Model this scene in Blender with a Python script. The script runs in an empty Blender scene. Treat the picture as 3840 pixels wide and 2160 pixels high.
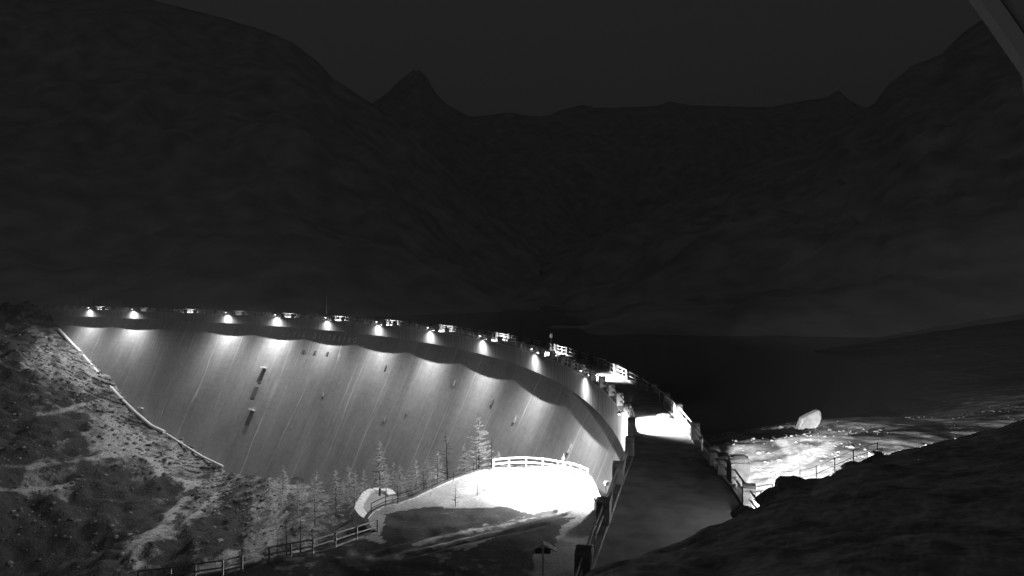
import bpy, math, random
import numpy as np
from mathutils import Vector, Matrix, noise as mnoise
sc = bpy.context.scene
# ------------------------------------------------------------ camera, world, exposure
F = 2600.0; HY = 1050.0                      # focal length in photo pixels, horizon row
cam = bpy.data.cameras.new('camera'); camo = bpy.data.objects.new('camera', cam)
sc.collection.objects.link(camo); sc.camera = camo
camo.location = (0, 0, 0); camo.rotation_euler = (math.radians(90), 0, 0)
cam.sensor_width = 36; cam.lens = 36 * F / 3840; cam.shift_y = -(1080 - HY) / 3840
cam.clip_start = 0.1; cam.clip_end = 20000
w = bpy.data.worlds.new('World'); sc.world = w; w.use_nodes = True
nt = w.node_tree; nt.nodes.clear()
wo = nt.nodes.new('ShaderNodeOutputWorld'); bg = nt.nodes.new('ShaderNodeBackground')
sky = nt.nodes.new('ShaderNodeTexSky'); sky.sky_type = 'NISHITA'; sky.sun_disc = False
sky.sun_elevation = math.radians(12); sky.sun_rotation = math.radians(170)
bw = nt.nodes.new('ShaderNodeRGBToBW'); ma = nt.nodes.new('ShaderNodeMath'); ma.operation = 'MULTIPLY_ADD'
nt.links.new(sky.outputs[0], bw.inputs[0]); nt.links.new(bw.outputs[0], ma.inputs[0])
ma.inputs[1].default_value = 0.0016; ma.inputs[2].default_value = 0.0180
nt.links.new(ma.outputs[0], bg.inputs[0]); bg.inputs[1].default_value = 1.0
nt.links.new(bg.outputs[0], wo.inputs[0])
vs = sc.view_settings; vs.view_transform = 'Standard'; vs.look = 'None'; vs.exposure = 0; vs.gamma = 1
LAMP = 9500.0                                 # base power of the crest floodlights (W)
rnd = random.Random(7); nrng = np.random.default_rng(5)

# ------------------------------------------------------------ helpers
def P(x, y, Y): return Vector(((x - 1920) / F * Y, Y, -(y - HY) / F * Y))
def Pz(x, y, z): return P(x, y, -z * F / (y - HY))
def link(o, parent=None):
    sc.collection.objects.link(o)
    if parent: o.parent = parent
    return o
def tag(o, label=None, cat=None, group=None, kind=None):
    if label: o['label'] = label
    if cat: o['category'] = cat
    if group: o['group'] = group
    if kind: o['kind'] = kind
    return o
def empty(name, loc=(0, 0, 0), rz=0):
    o = bpy.data.objects.new(name, None); o.location = loc; o.rotation_euler = (0, 0, rz)
    return link(o)
class MB:
    def __init__(s): s.v = []; s.f = []
    def add(s, vs, fs):
        b = len(s.v); s.v += [tuple(v) for v in vs]; s.f += [tuple(i + b for i in f) for f in fs]
    def hexa(s, p):   # 8 points: bottom 4 ccw, top 4
        s.add(p, [(3, 2, 1, 0), (4, 5, 6, 7), (0, 1, 5, 4), (1, 2, 6, 5), (2, 3, 7, 6), (3, 0, 4, 7)])
    def box(s, c, d, ax=None, ay=None, az=None, bev=0):
        c = Vector(c); ax = Vector(ax or (1, 0, 0)); ay = Vector(ay or (0, 1, 0)); az = Vector(az or (0, 0, 1))
        x, y, z = ax * d[0] / 2, ay * d[1] / 2, az * d[2] / 2
        if bev <= 0:
            s.hexa([c - x - y - z, c + x - y - z, c + x + y - z, c - x + y - z, c - x - y + z, c + x - y + z, c + x + y + z, c - x + y + z])
        else:
            k = 1 - bev
            s.hexa([c - x - y - z, c + x - y - z, c + x + y - z, c - x + y - z, c - x - y + z * .7, c + x - y + z * .7, c + x + y + z * .7, c - x + y + z * .7])
            s.hexa([c - x + z * .7 - y, c + x - y + z * .7, c + x + y + z * .7, c - x + y + z * .7, c - x * k - y * k + z, c + x * k - y * k + z, c + x * k + y * k + z, c - x * k + y * k + z])
    def tube(s, pts, r, n=6, cap=True):
        pts = [Vector(p) for p in pts]; rr = r if hasattr(r, '__len__') else [r] * len(pts)
        ring = []; b = []
        for i, p in enumerate(pts):
            t = (pts[min(i + 1, len(pts) - 1)] - pts[max(i - 1, 0)]).normalized()
            u = t.cross(Vector((0, 0, 1)));
            if u.length < 1e-3: u = t.cross(Vector((1, 0, 0)))
            u.normalize(); v = t.cross(u)
            for k in range(n):
                a = 2 * math.pi * k / n; b.append(p + (u * math.cos(a) + v * math.sin(a)) * rr[i])
        f = []
        for i in range(len(pts) - 1):
            for k in range(n):
                f.append((i * n + k, i * n + (k + 1) % n, (i + 1) * n + (k + 1) % n, (i + 1) * n + k))
        if cap:
            f.append(tuple(range(n - 1, -1, -1))); f.append(tuple((len(pts) - 1) * n + k for k in range(n)))
        s.add(b, f)
    def build(s, name, mat, parent=None, smooth=False):
        m = bpy.data.meshes.new(name); m.from_pydata(s.v, [], s.f); m.materials.append(mat)
        if smooth: m.polygons.foreach_set('use_smooth', [True] * len(m.polygons))
        m.update(); o = bpy.data.objects.new(name, m); return link(o, parent)

def mat(name, c, rough=.8, scale=None, amp=.4, bump=0., detail=6, spec=.2):
    m = bpy.data.materials.new(name); m.use_nodes = True; t = m.node_tree; b = t.nodes['Principled BSDF']
    b.inputs['Roughness'].default_value = rough; b.inputs['Specular IOR Level'].default_value = spec
    if scale:
        tc = t.nodes.new('ShaderNodeTexCoord'); n = t.nodes.new('ShaderNodeTexNoise')
        n.inputs['Scale'].default_value = scale; n.inputs['Detail'].default_value = detail
        t.links.new(tc.outputs['Object'], n.inputs['Vector'])
        r = t.nodes.new('ShaderNodeMapRange'); r.inputs[1].default_value = .3; r.inputs[2].default_value = .7
        r.inputs[3].default_value = c * (1 - amp); r.inputs[4].default_value = c * (1 + amp)
        t.links.new(n.outputs[0], r.inputs[0]); t.links.new(r.outputs[0], b.inputs['Base Color'])
        if bump:
            bp = t.nodes.new('ShaderNodeBump'); bp.inputs['Strength'].default_value = 1; bp.inputs['Distance'].default_value = bump
            t.links.new(n.outputs[0], bp.inputs['Height']); t.links.new(bp.outputs[0], b.inputs['Normal'])
    else: b.inputs['Base Color'].default_value = (c, c, c, 1)
    return m
def ground_mat(name, dark=.06, lite=.62, scale=.35, lo=.42, hi=.58, bump=.25, fine=3.0):
    """snow lying between dark rock and grass; vertex attribute 'cover' pushes towards snow (+) or bare ground (-), and holds painted light and shade on valley and yard"""
    m = bpy.data.materials.new(name); m.use_nodes = True; t = m.node_tree; b = t.nodes['Principled BSDF']
    b.inputs['Roughness'].default_value = .9; b.inputs['Specular IOR Level'].default_value = .1
    tc = t.nodes.new('ShaderNodeTexCoord')
    n = t.nodes.new('ShaderNodeTexNoise'); n.inputs['Scale'].default_value = scale; n.inputs['Detail'].default_value = 9; n.inputs['Roughness'].default_value = .68
    n2 = t.nodes.new('ShaderNodeTexNoise'); n2.inputs['Scale'].default_value = fine; n2.inputs['Detail'].default_value = 5
    at = t.nodes.new('ShaderNodeAttribute'); at.attribute_name = 'cover_shade'
    for q in (n, n2): t.links.new(tc.outputs['Object'], q.inputs['Vector'])
    a = t.nodes.new('ShaderNodeMath'); a.operation = 'ADD'; t.links.new(n.outputs[0], a.inputs[0]); t.links.new(at.outputs['Fac'], a.inputs[1])
    r = t.nodes.new('ShaderNodeMapRange'); r.inputs[1].default_value = lo; r.inputs[2].default_value = hi
    r.inputs[3].default_value = dark; r.inputs[4].default_value = lite
    t.links.new(a.outputs[0], r.inputs[0])
    mu = t.nodes.new('ShaderNodeMapRange'); mu.inputs[1].default_value = .3; mu.inputs[2].default_value = .7; mu.inputs[3].default_value = .65; mu.inputs[4].default_value = 1.15
    t.links.new(n2.outputs[0], mu.inputs[0])
    x = t.nodes.new('ShaderNodeMath'); x.operation = 'MULTIPLY'; t.links.new(r.outputs[0], x.inputs[0]); t.links.new(mu.outputs[0], x.inputs[1])
    t.links.new(x.outputs[0], b.inputs['Base Color'])
    ad = t.nodes.new('ShaderNodeMath'); ad.operation = 'MULTIPLY_ADD'; ad.inputs[1].default_value = .35
    t.links.new(n2.outputs[0], ad.inputs[0]); t.links.new(n.outputs[0], ad.inputs[2])
    bp = t.nodes.new('ShaderNodeBump'); bp.inputs['Distance'].default_value = bump; bp.inputs['Strength'].default_value = 1
    t.links.new(ad.outputs[0], bp.inputs['Height']); t.links.new(bp.outputs[0], b.inputs['Normal'])
    return m
M = {}
M['stone'] = mat('stone', .22, .85, 3, .35, .03)
M['metal'] = mat('painted_metal', .55, .5)
M['dark_metal'] = mat('dark_metal', .12, .5)
M['deck'] = mat('deck_snow', .38, .9, .8, .35, .04)
M['slab'] = mat('slab_concrete', .36, .85, 1.2, .2, .02)
def slab_mat():
    m = bpy.data.materials.new('slab_runs'); m.use_nodes = True; t = m.node_tree; b = t.nodes['Principled BSDF']; b.inputs['Roughness'].default_value = .85
    tc = t.nodes.new('ShaderNodeTexCoord'); mp = t.nodes.new('ShaderNodeMapping'); mp.inputs['Scale'].default_value = (1.6, 1.6, .07)
    n = t.nodes.new('ShaderNodeTexNoise'); n.inputs['Scale'].default_value = 1; n.inputs['Detail'].default_value = 5
    t.links.new(tc.outputs['Object'], mp.inputs[0]); t.links.new(mp.outputs[0], n.inputs[0])
    r = t.nodes.new('ShaderNodeMapRange'); r.inputs[1].default_value = .3; r.inputs[2].default_value = .7; r.inputs[3].default_value = .11; r.inputs[4].default_value = .31
    t.links.new(n.outputs[0], r.inputs[0]); t.links.new(r.outputs[0], b.inputs['Base Color']); return m
M['runs'] = slab_mat()
M['rock'] = mat('rock', .34, .9, 1.3, .35, .12)
M['paleRock'] = mat('pale_rock', .27, .9, .8, .25, .08)
M['stoneDark'] = mat('shore_stone', .2, .9, 2, .4, .05)
M['bark'] = mat('bark', .06, .9)
M['fenceMetal'] = mat('weathered_rail', .38, .6)
M['twig'] = mat('pale_twig', .5, .9)
M['wood'] = mat('wood', .6, .8, 6, .3)
M['letter'] = mat('letter_paint', .75, .7)
M['pipe'] = mat('pale_concrete', .8, .7, 1, .1)
M['water'] = mat('lake_water', .02, .12, None, spec=.5)
M['hill'] = ground_mat('hill_ground', .24, .62, .5, .4, .62, .15)
M['valley'] = ground_mat('valley_ground', .06, .42, .24, .40, .66, 1.1, 1.8)
M['shore'] = ground_mat('shore_ground', .16, .62, .35, .38, .64, .14, 2.6)
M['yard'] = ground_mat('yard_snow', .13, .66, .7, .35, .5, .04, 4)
M['mount'] = ground_mat('mountain_ground', .50, .58, .006, .4, .7, 1, .03)
def emis(name, s):
    m = bpy.data.materials.new(name); m.use_nodes = True; b = m.node_tree.nodes['Principled BSDF']
    b.inputs['Base Color'].default_value = (.8, .8, .8, 1); b.inputs['Emission Color'].default_value = (1, 1, 1, 1)
    b.inputs['Emission Strength'].default_value = s; return m
M['lens'] = emis('lamp_lens', 30); M['softLens'] = emis('added_bar_glow', 2.5)

# ------------------------------------------------------------ plan of the dam: downstream crest edge as a curve
h = 12.0
X0, Y0, HD, SP, k0, k1, k2 = .8630 * h, 5.170 * h, 1.502, 2.479 * h, .045 / h, -.071 / h, -.027 / h
STEP = 1.0
def build_curve():
    pts = [(X0, Y0)]; ths = [HD]; x, y, th = X0, Y0, HD
    n = int(SP * 12.6 / STEP)
    for i in range(n):
        u = i * STEP / (SP * 11); k = k0 + k1 * (u - .5) + k2 * (u - .5) ** 2
        k = max(k, .0008)
        th += k * STEP / 2; x += math.cos(th) * STEP; y += math.sin(th) * STEP; th += k * STEP / 2
        pts.append((x, y)); ths.append(th)
    return np.array(pts)
far = build_curve()
near = np.array([(-3.0, 8.0), (-.6, 16.5), (1.5, 24.5), (3.1, 31.2), (4.8, 37.5), (6.5, 44.3), (8.7, 51.8)])
def resample(p, st):
    d = np.concatenate([[0], np.cumsum(np.linalg.norm(np.diff(p, axis=0), axis=1))]); n = int(d[-1] / st)
    t = np.linspace(0, d[-1], n + 1); return np.stack([np.interp(t, d, p[:, 0]), np.interp(t, d, p[:, 1])], 1)
nn = resample(near, 1.0); join = np.concatenate([nn, far[0:1] * .5 + nn[-1:] * .5])
L = np.concatenate([resample(np.concatenate([near, far[:1]]), STEP)[:-1], far])
for _ in range(12):                           # smooth the near part
    q = L.copy(); q[1:-1] = (L[:-2] + 2 * L[1:-1] + L[2:]) / 4; L[:75] = q[:75]
S0 = int(len(resample(np.concatenate([near, far[:1]]), STEP)[:-1]))      # arc length index of the first (nearest) big lamp
SL = np.concatenate([[0], np.cumsum(np.linalg.norm(np.diff(L, axis=0), axis=1))]); SMAX = SL[-1]; SN = SL[S0]
T = np.gradient(L, axis=0); T /= np.linalg.norm(T, axis=1)[:, None]
def crest(s):
    x = np.interp(s, SL, L[:, 0]); y = np.interp(s, SL, L[:, 1]); tx = np.interp(s, SL, T[:, 0]); ty = np.interp(s, SL, T[:, 1])
    l = math.hypot(tx, ty); tx /= l; ty /= l
    return x, y, tx, ty, -ty, tx              # normal (nx,ny) points downstream
DZ = -13.0; SLABZ = -16.0
BAT = .45
def lampphase(s): return abs((((s - SN) / SP + .5) % 1.0) - .5) * 2    # 0 at a lamp, 1 midway
def face_off(s, z):
    d = SLABZ - z
    return -(3.0 - .95 * lampphase(s) ** 1.5 * max(0, 1 - d / 9)) + BAT * d + .0007 * d * d  # recess made shallower between lamps, shaped to scallop the shadow edge
def face(s, z, o=0.):
    x, y, tx, ty, nx, ny = crest(s); f = face_off(s, z) + o
    return Vector((x + nx * f, y + ny * f, z))
def deckp(s, off, z):
    x, y, tx, ty, nx, ny = crest(s); return Vector((x + nx * off, y + ny * off, z))
def width(s):                                 # deck width
    return float(np.interp(s, [0, SN - 33, SN - 25, SN - 17, SN - 10, SN, SMAX], [9.5, 9.3, 8.7, 7.6, 5.9, 5.3, 5.3]))
def face_at(px, py):                          # point of the face seen at a photo pixel
    best = None
    for s in np.arange(SN - 15, SMAX - 2, 2.0):
        for z in np.arange(-17, -80, -1.0):
            p = face(s, z); dx = 1920 + F * p.x / p.y - px; dy = HY - F * p.z / p.y - py; e = dx * dx + dy * dy
            if best is None or e < best[0]: best = (e, s, z)
    e, s, z = best
    for _ in range(8):
        f0 = face(s, z); fs = face(s + .1, z); fz = face(s, z - .1)
        pr = lambda p: np.array([1920 + F * p.x / p.y, HY - F * p.z / p.y])
        J = np.stack([(pr(fs) - pr(f0)) / .1, (pr(fz) - pr(f0)) / -.1], 1)
        d = np.linalg.solve(J, np.array([px, py]) - pr(f0)); d = np.clip(d, -3, 3); s += d[0]; z += d[1]
    return float(s), float(z)

# dam body
def concrete_face():
    m = bpy.data.materials.new('dam_concrete'); m.use_nodes = True; t = m.node_tree; b = t.nodes['Principled BSDF']
    b.inputs['Roughness'].default_value = .85; b.inputs['Specular IOR Level'].default_value = .15
    uv = t.nodes.new('ShaderNodeUVMap'); uv.uv_map = 'UVMap'
    def nz(sx, sy, sc_, det, ro=.5):
        mp = t.nodes.new('ShaderNodeMapping'); mp.inputs['Scale'].default_value = (sx, sy, 1)
        n = t.nodes.new('ShaderNodeTexNoise'); n.inputs['Scale'].default_value = sc_; n.inputs['Detail'].default_value = det; n.inputs['Roughness'].default_value = ro
        t.links.new(uv.outputs[0], mp.inputs[0]); t.links.new(mp.outputs[0], n.inputs[0]); return n.outputs[0]
    def mr(i, a, b_, c, d):
        r = t.nodes.new('ShaderNodeMapRange'); r.inputs[1].default_value = a; r.inputs[2].default_value = b_; r.inputs[3].default_value = c; r.inputs[4].default_value = d
        t.links.new(i, r.inputs[0]); return r.outputs[0]
    def mm(op, a, b_):
        x = t.nodes.new('ShaderNodeMath'); x.operation = op
        for k, v in enumerate((a, b_)):
            if isinstance(v, (int, float)): x.inputs[k].default_value = v
            else: t.links.new(v, x.inputs[k])
        return x.outputs[0]
    base = mr(nz(.07, .05, 1, 6, .65), .3, .7, .27, .44)
    fine = mr(nz(.9, .7, 1, 6, .75), .3, .7, .84, 1.16)
    st = mr(nz(1.0, .02, 1, 4, .6), .3, .72, .95, 1.07)                  # run-off streaks
    thin = mr(nz(1.5, .014, 1, 3), .61, .74, 0, 1)                     # thin lime lines
    thinm = mr(nz(.11, .06, 1, 3), .45, .6, 0, .9)
    sep = t.nodes.new('ShaderNodeSeparateXYZ'); t.links.new(uv.outputs[0], sep.inputs[0])
    jx = mm('PINGPONG', mm('ADD', sep.outputs[0], mr(nz(.13, .02, 1, 4), .25, .75, -2.6, 2.6)), 7.5)
    joint = mr(jx, 0.05, .30, 1, 0)
    jm = mr(nz(.09, .045, 1, 3), .42, .62, 0, 1.0)
    lift = mr(mm('PINGPONG', sep.outputs[1], 1.0), 0, .1, .86, 1)
    dk = mr(nz(.16, .015, 1, 2), .25, .38, .82, 1)
    lim = mm('ADD', mm('MULTIPLY', joint, jm), mm('MULTIPLY', thin, thinm))
    lim = mm('MULTIPLY', lim, .36)
    c = mm('MULTIPLY', mm('MULTIPLY', base, fine), mm('MULTIPLY', st, mm('MULTIPLY', lift, dk)))
    c = mm('ADD', c, lim)
    t.links.new(c, b.inputs['Base Color'])
    return m
M['dam'] = concrete_face()
dam = empty('dam', crest(SN)[:2] + (DZ,)); tag(dam, 'long curved concrete arch dam with its sloping face floodlit from the crest', 'dam')
def dpart(name, mb, m, label=None, smooth=False):
    o = mb.build(name, m, None, smooth); o.parent = dam; o.location = (-dam.location.x, -dam.location.y, -dam.location.z)
    if label: o['label'] = label
    return o
# downstream face with UV
svals = np.arange(SN - 30, SMAX, 1.5); zs = [SLABZ - .02] + list(np.arange(-17, -82, -1.5))
vs_ = []; uvs = []
for s in svals:
    for z in zs: vs_.append(face(s, z)); uvs.append((s, z))
nz_ = len(zs); fs_ = [(i * nz_ + k, i * nz_ + k + 1, (i + 1) * nz_ + k + 1, (i + 1) * nz_ + k) for i in range(len(svals) - 1) for k in range(nz_ - 1)]
me = bpy.data.meshes.new('face'); me.from_pydata([tuple(v) for v in vs_], [], fs_); ul = me.uv_layers.new(name='UVMap')
li = np.zeros(len(me.loops), int); me.loops.foreach_get('vertex_index', li); ul.data.foreach_set('uv', np.array(uvs)[li].ravel())
me.materials.append(M['dam']); me.polygons.foreach_set('use_smooth', [True] * len(me.polygons))
fo = link(bpy.data.objects.new('downstream_face', me), dam); fo.location = -dam.location
# crest slab (cantilevered walkway), deck and upstream wall
mb = MB(); md = MB(); mu_ = MB(); ss = np.arange(1, SMAX, 1.5)
prof = lambda s: [deckp(s, 0, DZ), deckp(s, 0, SLABZ), deckp(s, -3.3, SLABZ - .05), deckp(s, -width(s), SLABZ), deckp(s, -width(s), DZ)]
rows = [prof(s) for s in ss]
V = [p for r in rows for p in r]; Fc = []
for i in range(len(ss) - 1):
    for k in (0, 1, 2, 3): Fc.append((i * 5 + k, (i + 1) * 5 + k, (i + 1) * 5 + k + 1, i * 5 + k + 1))
mb.add(V, Fc); dpart('crest_slab', mb, M['runs'])
V = []; Fc = []
for i, s in enumerate(ss):
    wd = width(s); V += [deckp(s, -.0, DZ + .02), deckp(s, -.0, DZ + .22), deckp(s, -.55, DZ + .22), deckp(s, -.55, DZ + .02), deckp(s, -wd * .5, DZ + .05), deckp(s, -wd + .55, DZ + .02), deckp(s, -wd + .55, DZ + .22), deckp(s, -wd, DZ + .22), deckp(s, -wd, DZ + .02)]
for i in range(len(ss) - 1):
    for k in range(8): Fc.append((i * 9 + k, (i + 1) * 9 + k, (i + 1) * 9 + k + 1, i * 9 + k + 1))
md.add(V, Fc); dpart('crest_roadway', md, M['deck'])
V = []; Fc = []
for i, s in enumerate(ss):
    wd = width(s); V += [deckp(s, -wd + .3, SLABZ), deckp(s, -wd + .3, -45)]
for i in range(len(ss) - 1): Fc.append((i * 2, i * 2 + 1, (i + 1) * 2 + 1, (i + 1) * 2))
mu_.add(V, Fc); dpart('upstream_face', mu_, M['slab'])

# painted lettering on the face
letters = [('C', 1063, 1252), ('I', 1085, 1254), ('T', 1103, 1255), ('T', 1121, 1257), ('A', 1139, 1258), ('D', 1181, 1261), ('I', 1200, 1263),
           ('T', 1235, 1267), ('O', 1253, 1269), ('R', 1273, 1272), ('I', 1292, 1274), ('N', 1310, 1276), ('O', 1331, 1278)]
for ch, px, py in letters:
    s, z = face_at(px, py)
    cu = bpy.data.curves.new('t', 'FONT'); cu.body = ch; cu.size = 2.5; cu.extrude = .04; cu.align_x = 'CENTER'; cu.align_y = 'CENTER'; cu.offset = .03
    to = bpy.data.objects.new('t', cu); sc.collection.objects.link(to)
    bpy.context.view_layer.update()
    tm = to.to_mesh()
    # letters read from downstream: text x runs toward decreasing s (seen from the camera side left to right)
    x, y, tx, ty, nx, ny = crest(s); c = face(s, z, .07)
    up = (face(s, z + 1) - face(s, z)).normalized(); rt = Vector((-tx, -ty, 0))
    lm = MB(); lm.add([c + rt * v.co.x * .8 + up * v.co.y + Vector((nx, ny, 0)) * v.co.z for v in tm.vertices], [tuple(p.vertices) for p in tm.polygons])
    dpart('letter', lm, M['letter'], 'faded white capital letter painted under the crest')
    to.to_mesh_clear(); bpy.data.objects.remove(to); bpy.data.curves.remove(cu)

def face_box(name, px, py, wd, hg, dep, m, label=None):
    s, z = face_at(px, py); x, y, tx, ty, nx, ny = crest(s)
    up = (face(s, z + 1) - face(s, z)).normalized(); t = Vector((tx, ty, 0)); n = t.cross(up); 
    if n.dot(Vector((nx, ny, 0))) < 0: n = -n
    b = MB(); b.box(face(s, z) + n * (dep / 2 - .05), (wd, dep + .1, hg), t, n, up, bev=.08 if dep > .5 else 0)
    return dpart(name, b, m, label)
for px, py in ((993, 1381), (949, 1539), (532, 1531)): face_box('platform', px, py, 2.2, .5, 1.1, M['pipe'])
for px, py, wd, hg in ((984, 1410, 1.6, 5), (955, 1472, 2.4, 4), (938, 1562, 2.2, 5)): face_box('platform_shade', px, py, wd, hg, .12, M['dark_metal'])  # dark panels standing in for the shade under the platforms
for px, py in ((1140, 1318), (1183, 1322), (1229, 1326)): face_box('vent_opening', px, py, 1.0, 1.0, .25, M['dark_metal'])
for px, py in ((1932, 1572), (1527, 1545), (1845, 1508), (1703, 1437), (1443, 1572), (1212, 1480), (1446, 1377), (2137, 1682)):
    face_box('drain_outlet', px, py, .8, 1.3, .3, M['slab'])

# ------------------------------------------------------------ parapets: stone piers with two rails between
def pier_mb(wd=1.1, dp=.68, hh=1.32):
    b = MB()
    for k, (z0, z1, e) in enumerate(((0, .36, 0), (.38, .72, 0), (.74, 1.0, .0))):
        b.box((0, 0, (z0 + z1) / 2), (wd - e, dp - e, z1 - z0))
    b.box((0, 0, .5), (wd - .06, dp - .06, .98))
    n = 7; prof = [(math.cos(math.pi * i / n) * wd / 2, 1.0 + .02 + math.sin(math.pi * i / n) * (hh - 1.0)) for i in range(n + 1)]
    vs = [(x, -dp / 2, z) for x, z in prof] + [(x, dp / 2, z) for x, z in prof]
    fs = [(i, i + 1, n + 2 + i, n + 1 + i) for i in range(n)] + [tuple(range(n, -1, -1)), tuple(range(n + 1, 2 * n + 2)), (0, n + 1, 2 * n + 1, n)]
    b.add(vs, fs); return b
pier_mesh = None
def parapet(name, side, label):
    global pier_mesh
    s_list = [];
    s = SN + SP / 12
    piers = []
    st = SP / 5
    s = SN + st / 2
    while s < SMAX - 4: piers.append(s); s += st
    near_s = [SN - 4.2, SN - 11.2, SN - 18.5, SN - 26.0, SN - 33.0, SN - 39] if side == 'down' else [SN - 5.5, SN - 12.5, SN - 14.6, SN - 21.5]
    piers = sorted(near_s + piers)
    if side == 'up': piers = [q for q in piers if q > SN - 24]
    off = (lambda s: -.3) if side == 'down' else (lambda s: -width(s) + .3)
    root = empty(name, deckp(SN, off(SN), DZ)); tag(root, label, 'parapet', 'stone and rail parapets of the dam crest')
    for s in piers:
        x, y, tx, ty, nx, ny = crest(s); p = deckp(s, off(s), DZ + .2) - root.location
        if pier_mesh is None:
            o = pier_mb().build('pier', M['stone'], root); pier_mesh = o.data
        else: o = link(bpy.data.objects.new('pier', pier_mesh), root)
        o.location = p; o.rotation_euler = (0, 0, math.atan2(ty, tx))
    ends = [SN - 29] + piers if side == 'up' else piers
    for a, b_ in zip(ends[:-1], ends[1:]):
        r = MB()
        for z in (.5, 1.02):
            q = [deckp(s, off(s), DZ + .2 + z) - root.location for s in np.linspace(a + .4, b_ - .4, 4)]
            for i in range(3):
                m_ = (q[i] + q[i + 1]) / 2; d = q[i + 1] - q[i]; ln = d.length; d.normalize()
                r.box(m_, (ln + .02, .07, .12), d, d.cross(Vector((0, 0, 1))), Vector((0, 0, 1)))
        mid = (a + b_) / 2; x, y, tx, ty, nx, ny = crest(mid)
        pm = deckp(mid, off(mid), DZ + .2 + .55) - root.location
        r.box(pm, (.16, .1, 1.1), (tx, ty, 0), (nx, ny, 0))
        r.build('rail', M['metal'], root)
    return piers
parapet('downstream_parapet', 'down', 'stone piers and rails along the lamp-lit side of the crest above the sloping face')
parapet('upstream_parapet', 'up', 'stone piers and pale rails along the lake side of the crest')

# ------------------------------------------------------------ floodlights on the downstream parapet
names = ['nearest the camera, lighting the widest strip of crest road', 'second from the right, its beam crossing the crest road',
 'third from the right, just left of the lone mast', 'fourth from the right along the curving crest', 'fifth from the right, over a bright scallop on the face',
 'sixth from the right along the crest', 'seventh from the right, beside the thin tall mast', 'fifth from the left, above the first painted letters',
 'fourth from the left, small and dim', 'third from the left, lighting only the rail and not the face below', 'second from the left, a round white glow', 'leftmost, beside the rocky bank']
down = [1.25, .48, .50, .58, .62, .70, .62, 1.2, 1.0, 0, 1.05, .65]
fl_meshes = {}
def spot(parent, loc, direc, power, ang, blend, rad=.08, name='beam'):
    l = bpy.data.lights.new(name, 'SPOT'); l.energy = power; l.spot_size = math.radians(ang); l.spot_blend = blend; l.shadow_soft_size = rad
    o = link(bpy.data.objects.new(name, l), parent); o.location = loc
    o.rotation_euler = Vector(direc).to_track_quat('-Z', 'Y').to_euler(); return o
def floodlight(loc, tx, ty, nx, ny, label, pd, pdeck, deckdir=None, out=.75, lz=-12.15, group='floodlights along the dam crest', dang=172, ddir=None, slabw=0):
    """loc = point of the parapet; arm reaches out over the edge carrying a downlight; an added bar lamp lights the road"""
    r = empty('floodlight', loc); tag(r, label, 'floodlight', group)
    t = Vector((tx, ty, 0)); n = Vector((nx, ny, 0))
    b = MB(); b.tube([Vector((0, 0, 0)), Vector((0, 0, .95)), n * out * .6 + Vector((0, 0, 1.05)), n * out + Vector((0, 0, .95))], .04); b.build('bracket', M['dark_metal'], r)
    b = MB(); hp = n * out + Vector((0, 0, .88)); b.box(hp, (.42, .26, .14), t, n); b.box(hp + Vector((0, 0, .1)), (.3, .16, .08), t, n); b.build('housing', M['dark_metal'], r)
    if pd > 0:
        b = MB(); b.box(hp - Vector((0, 0, .085)), (.36, .2, .02), t, n); b.build('lens', M['lens'], r)
        dd = ddir if ddir is not None else (n * 1.1 + Vector((0, 0, -1)))
        spot(r, hp - Vector((0, 0, .16)), dd, pd, dang, .9, .1, 'downlight')
        if slabw: spot(r, hp - Vector((0, 0, .16)), Vector((0, 0, -1)) - n * .10, slabw, 62, .7, .1, 'wall_light')
    if pdeck > 0:  # bar lamp added, stretched to light an even strip of road
        c = -n * .42 + Vector((0, 0, .86)); b = MB(); b.box(c, (4.6, .1, .12), t, n); b.build('added_bar_housing', M['dark_metal'], r)
        b = MB(); b.box(c - n * .06, (4.4, .02, .06), t, n); b.build('added_bar_lens', M['softLens'], r)
        l = bpy.data.lights.new('road_beam', 'AREA'); l.shape = 'RECTANGLE'; l.size = 5.2; l.size_y = .08; l.energy = pdeck * 1.5; l.spread = math.radians(100)
        o = link(bpy.data.objects.new('road_beam', l), r); o.location = c - n * .1
        z = (n + Vector((0, 0, .62))).normalized(); x_ = t; y_ = z.cross(x_); o.rotation_euler = Matrix((x_, y_, z)).transposed().to_euler()
    return r
for k in range(12):
    s = SN + SP * k; s = min(s, SMAX - 3); x, y, tx, ty, nx, ny = crest(s)
    floodlight(deckp(s, -.1, DZ + .2), tx, ty, nx, ny, 'small crest floodlight ' + names[k], LAMP * 4 * down[k], [3000, 1500, 700, 600, 600, 500, 500, 450, 150, 450, 100, 400][k], dang=172 if k else 160, ddir=None if k else Vector((-.4, .45, -1)))

# yard floodlight (outside the parapet) and shore floodlight (on the lake side)
yl = empty('floodlight', (7.7, 57.0, -16.7)); tag(yl, 'floodlight low on the dam beside the yard, burning out the snow', 'floodlight', 'floodlights above the ground beside the dam')
b = MB(); b.box((.1, 0, 0), (.3, .4, .3)); b.tube([(0, 0, -.1), (0, 0, -1.4)], .05); b.build('housing', M['dark_metal'], yl)
b = MB(); b.box((-.07, 0, 0), (.02, .32, .22)); b.build('lens', M['lens'], yl)
spot(yl, Vector((-.12, .02, 0)), Vector((math.cos(math.radians(157)), math.sin(math.radians(157)), -.25)), 17000, 126, .06, .06, 'yard_beam')
spot(yl, Vector((-.1, -.1, .15)), Vector((-.5, -.6, -.35)), 2600, 165, 1.0, .15, 'added_spill')  # extra wide beam added to brighten the ground outside the main cone
q = P(2975, 1842, 31.6)
yl = empty('floodlight', q); tag(yl, 'floodlight hidden behind the brow of the dark hillside, glaring on the stony shore', 'floodlight', 'floodlights above the ground beside the dam')
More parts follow.
